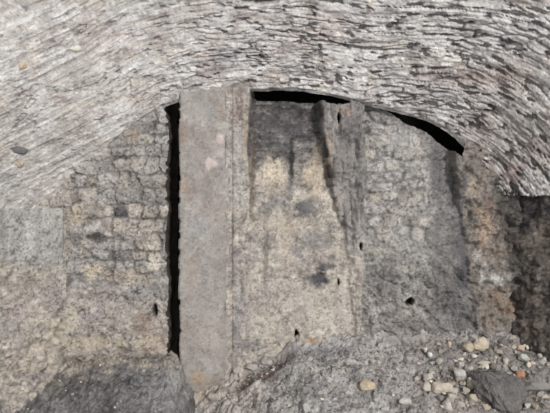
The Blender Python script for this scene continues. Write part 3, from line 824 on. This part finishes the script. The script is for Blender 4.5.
tan, pale, grey, white, orange, dark = (196, 178, 150), (192, 184, 172), (150, 146, 142), (212, 207, 198), (184, 134, 98), (104, 98, 96)
STONES = [
    (479, 343.5, 17, 16, (206, 188, 160), 'large round pale tan stone at the top of the rubble slope, biggest light stone', 10),
    (467.5, 347, 10, 13, (190, 174, 144), 'small yellowish tan stone touching the left side of the large round pale stone', 30),
    (460, 374.5, 13, 12, (194, 188, 182), 'light grey rounded stone just left of the dark lump of earth', 15),
    (442, 387.5, 23, 12, (196, 182, 162), 'long flat pale tan stone, widest of the light stones left of the dark lump', -5),
    (425.5, 387, 10, 11, (184, 172, 158), 'small beige stone touching the left end of the long flat tan stone', 20),
    (471, 383, 11, 13, (190, 176, 150), 'upright tan stone leaning on the lower left of the dark lump', 5),
    (472.5, 397, 10, 10, (184, 170, 148), 'squarish tan stone directly below the upright tan stone', 25),
    (520, 374.5, 10, 8, (188, 128, 92), 'small orange stone, the only orange one on the rubble', 10),
    (524, 357.5, 13, 8, (188, 188, 178), 'pale greenish grey stone above the small orange stone', 0),
    (519.5, 348, 9, 7, (186, 158, 138), 'pinkish tan stone on the rubble above the pale greenish stone', 10),
    (542, 361, 8, 8, (180, 174, 162), 'rounded pale stone near the dark wall, right of the greenish stone', 20),
    (536, 386, 28, 11, (142, 136, 131), 'broad flat grey slab lying right of the dark lump', -6),
    (482.5, 363.5, 17, 4, (178, 166, 148), 'thin stick shaped tan stone on top of the dark lump', -4),
    (505, 361, 6, 9, (182, 172, 158), 'small upright beige stone behind the dark lump', 10),
    (428.5, 376.5, 10, 9, (182, 172, 164), 'beige grey stone above the long flat tan stone', 35),
    (447, 406, 8, 11, (186, 178, 168), 'pale stone at the foot of the slope below the long flat tan stone', 20),
    (452, 396, 10, 7, (178, 166, 154), 'beige stone just below the right end of the long flat tan stone', 0),
    (544, 396, 10, 5, (186, 170, 150), 'thin tan stone in front of the broad flat grey slab', 0),
    (486, 406, 6, 5, (208, 202, 194), 'little white stone below the dark lump', 0),
    (430, 354.5, 5, 6, (218, 216, 212), 'tiny bright white stone on the upper grey slope', 0),
    (508, 375, 7, 6, (176, 172, 160), 'small pale stone just left of the orange stone', 0),
    (499, 352, 9, 6, (166, 150, 134), 'brownish stone between the large round stone and the pinkish stone', 0),
    (367.5, 384, 15, 13, (206, 184, 150), 'yellowish angular stone alone in the middle of the grey slope', 38),
    (306.5, 406, 9, 12, (172, 168, 162), 'pale grey upright stone at the bottom of the slope below the hole', 15),
    (405, 401, 13, 8, (196, 190, 178), 'pale flat stone low on the slope right of the yellowish angular stone', -8),
    (385, 408, 8, 6, (184, 178, 170), 'small light grey stone at the foot of the slope below the yellowish angular stone', 0),
    (237, 369, 11, 9, (166, 156, 146), 'rounded grey stone resting beside the lower right edge of the pillar', 10),
    (252, 366, 12, 7, (168, 158, 148), 'flat grey stone right of the rounded one beside the pillar', -20),
    (266, 362, 14, 6, (176, 166, 154), 'flat pale stone at the base of the plaster panel, nearer its left side', -24),
    (215, 397, 14, 8, (176, 166, 154), 'crusty pale stone at the foot of the pillar', -25),
    (526, 336.5, 6, 5, (196, 192, 188), 'small white stone at the bottom of the scorched pier', 0),
    (512, 338, 8, 5, (168, 158, 142), 'small tan stone left of the white stone under the scorched pier', 0),
]
for i, (px, py, w, h, col, lab, rot) in enumerate(STONES):
    loose_stone(px, py, w, h, col, lab, rot, seed=i + 1)
# the dark lump
p = ground_hit(497, 392); sc = (p[1] - CAMY) / FOC
lump = link('earth_lump', rock_mesh('earth_lump', 56 * sc, 0.30, 58 * sc, 79, 60, 7, 0.16), stone_material('sooty_lump_earth', 1.6, 0.8, fixed=(112, 108, 105), contrast=0.32, spots=0.3))
lump.location = (p[0], p[1] - 0.02, p[2] - 0.01); lump.rotation_euler = (math.radians(-32), math.radians(24), math.radians(8))
tag(lump, 'big dark grey lump of sooty earth among the pale stones', 'lump')

# smaller rubble, too alike to name one by one
rs = np.random.RandomState(5)
protos = [rock_mesh('pebble', 1, rs.uniform(.7, 1.1), rs.uniform(.55, .9), 900 + k, 14, 1) for k in range(10)]
tones = [(190, 184, 176), (164, 158, 152), (204, 196, 182), (140, 134, 128), (180, 164, 148)]
pmats = [stone_material('rubble_tone_%d' % k, 2.5, 0.5, fixed=c, contrast=0.2) for k, c in enumerate(tones)]
def scatter(n, pick, smin, smax, label, group, name):
    for _ in range(n):
        px, py = pick()
        p = ground_hit(px, py)
        s = (p[1] - CAMY) / FOC * (smin + (smax - smin) * rs.rand() ** 1.2)
        k = rs.randint(len(protos))
        me = protos[k].copy()
        o = link(name, me, pmats[rs.randint(len(pmats))])
        o.location = (p[0], p[1], p[2] + 0.26 * s)
        o.scale = (s, s, s)
        o.rotation_euler = (rs.uniform(-.5, .5), rs.uniform(-.5, .5), rs.uniform(0, 6.28))
        tag(o, label, 'stone', group)
def area(x0, x1, top_pts, y1):
    xs_, ys_ = zip(*top_pts)
    def f():
        x = rs.uniform(x0, x1); t = np.interp(x, xs_, ys_)
        return x, rs.uniform(t + 2, y1)
    return f
top_r = [(415, 345), (455, 338), (480, 336), (550, 345)]
top_c = [(235, 375), (262, 362), (300, 352), (345, 345), (415, 341)]
scatter(185, area(415, 549, top_r, 412), 4.0, 10.5, 'small grey or beige rubble stone in the stony patch around the dark lump', 'rubble stones around the dark lump', 'rubble_stone')
scatter(70, area(240, 415, top_c, 412), 2.5, 6, 'small grey rubble stone half sunk in the grey slope below the plaster panel', 'rubble stones on the grey slope', 'rubble_stone')
def on_bank():
    x = rs.uniform(5, 178); t = np.interp(x, [0, 60, 95, 165, 180], [398, 376, 364, 360, 376])
    return x, rs.uniform(t, 412)
scatter(26, on_bank, 2, 4.5, 'tiny pale stone lying on the dark earth bank', 'stones on the dark earth bank', 'rubble_stone')

# grit nobody could count
def gravel(n):
    base = protos[0]
    def arr(me):
        V = np.empty(len(me.vertices) * 3, np.float32); me.vertices.foreach_get('co', V)
        F = np.array([p.vertices[:] for p in me.polygons], np.int32)
        return V.reshape(-1, 3), F
    smalls = [arr(rock_mesh('grit', 1, .9, .7, 950 + k, 9, 0)) for k in range(6)]
    VV, FF, CC = [], [], []
    off = 0
    X = rs.uniform(-1.0, 2.6, n); Y = rs.uniform(-1.25, -0.40, n)
    Zq = ground_z(X, Y)
    pal = [lin(c) for c in ((170, 164, 158), (140, 135, 130), (184, 176, 166), (112, 106, 102), (160, 146, 134))]
    for i in range(n):
        if Zq[i] < 0.0 or X[i] > 1.85 - 1.0 * (Y[i] + 0.35): continue
        v, f = smalls[i % 6]
        s = 0.010 + 0.024 * rs.rand() ** 3
        a = rs.uniform(0, 6.28); ca, sa = math.cos(a), math.sin(a)
        w = v * s
        w = np.stack([w[:, 0] * ca - w[:, 1] * sa + X[i], w[:, 0] * sa + w[:, 1] * ca + Y[i], w[:, 2] + Zq[i] + 0.1 * s], 1)
        VV.append(w); FF.append(f + off); off += len(v)
        CC.append(np.tile(pal[rs.randint(5)] * rs.uniform(.8, 1.15), (len(v), 1)))
    return mesh_from('gravel', np.concatenate(VV), np.concatenate(FF), np.concatenate(CC), False)
g = link('gravel', gravel(4200), M_GROUND)
tag(g, 'loose grey grit strewn over the rubble slope', 'gravel', kind='stuff')

# ------------------------------------------------------------------ single stones that stand out in the vault and side wall
def set_stone(px, py, w, h, col, dist, label, rot, seed, parent):
    p = wp(px, py, dist); s = dist / FOC
    o = link('stone', rock_mesh('stone', w * s, 0.08, h * s, seed, 26), rock_mat(col))
    o.location = p; o.rotation_euler = (0, math.radians(rot), 0)
    o.parent = parent
    o['label'] = label
    return o

def on_vault(px, py):
    i = np.argmin((PX - px) ** 2 + (PY - py) ** 2)
    q = P.reshape(-1, 3)[i]
    return float(q[1] - CAMY)
for px, py, w, h_, col, lab, rot in (
        (75, 48, 13, 10, (214, 206, 186), 'cream coloured stone set in the smeared grey vault', 10),
        (22, 66, 11, 8, (196, 170, 140), 'tan stone set in the left part of the vault', -20),
        (17, 150, 26, 9, (112, 108, 110), 'long dark slate grey stone at the left foot of the vault', 4),
        (19, 163, 14, 10, (178, 162, 138), 'tan stone below the long dark stone', 10)):
    set_stone(px, py, w, h_, col, on_vault(px, py) + 0.01, lab, rot, int(px), ceiling)
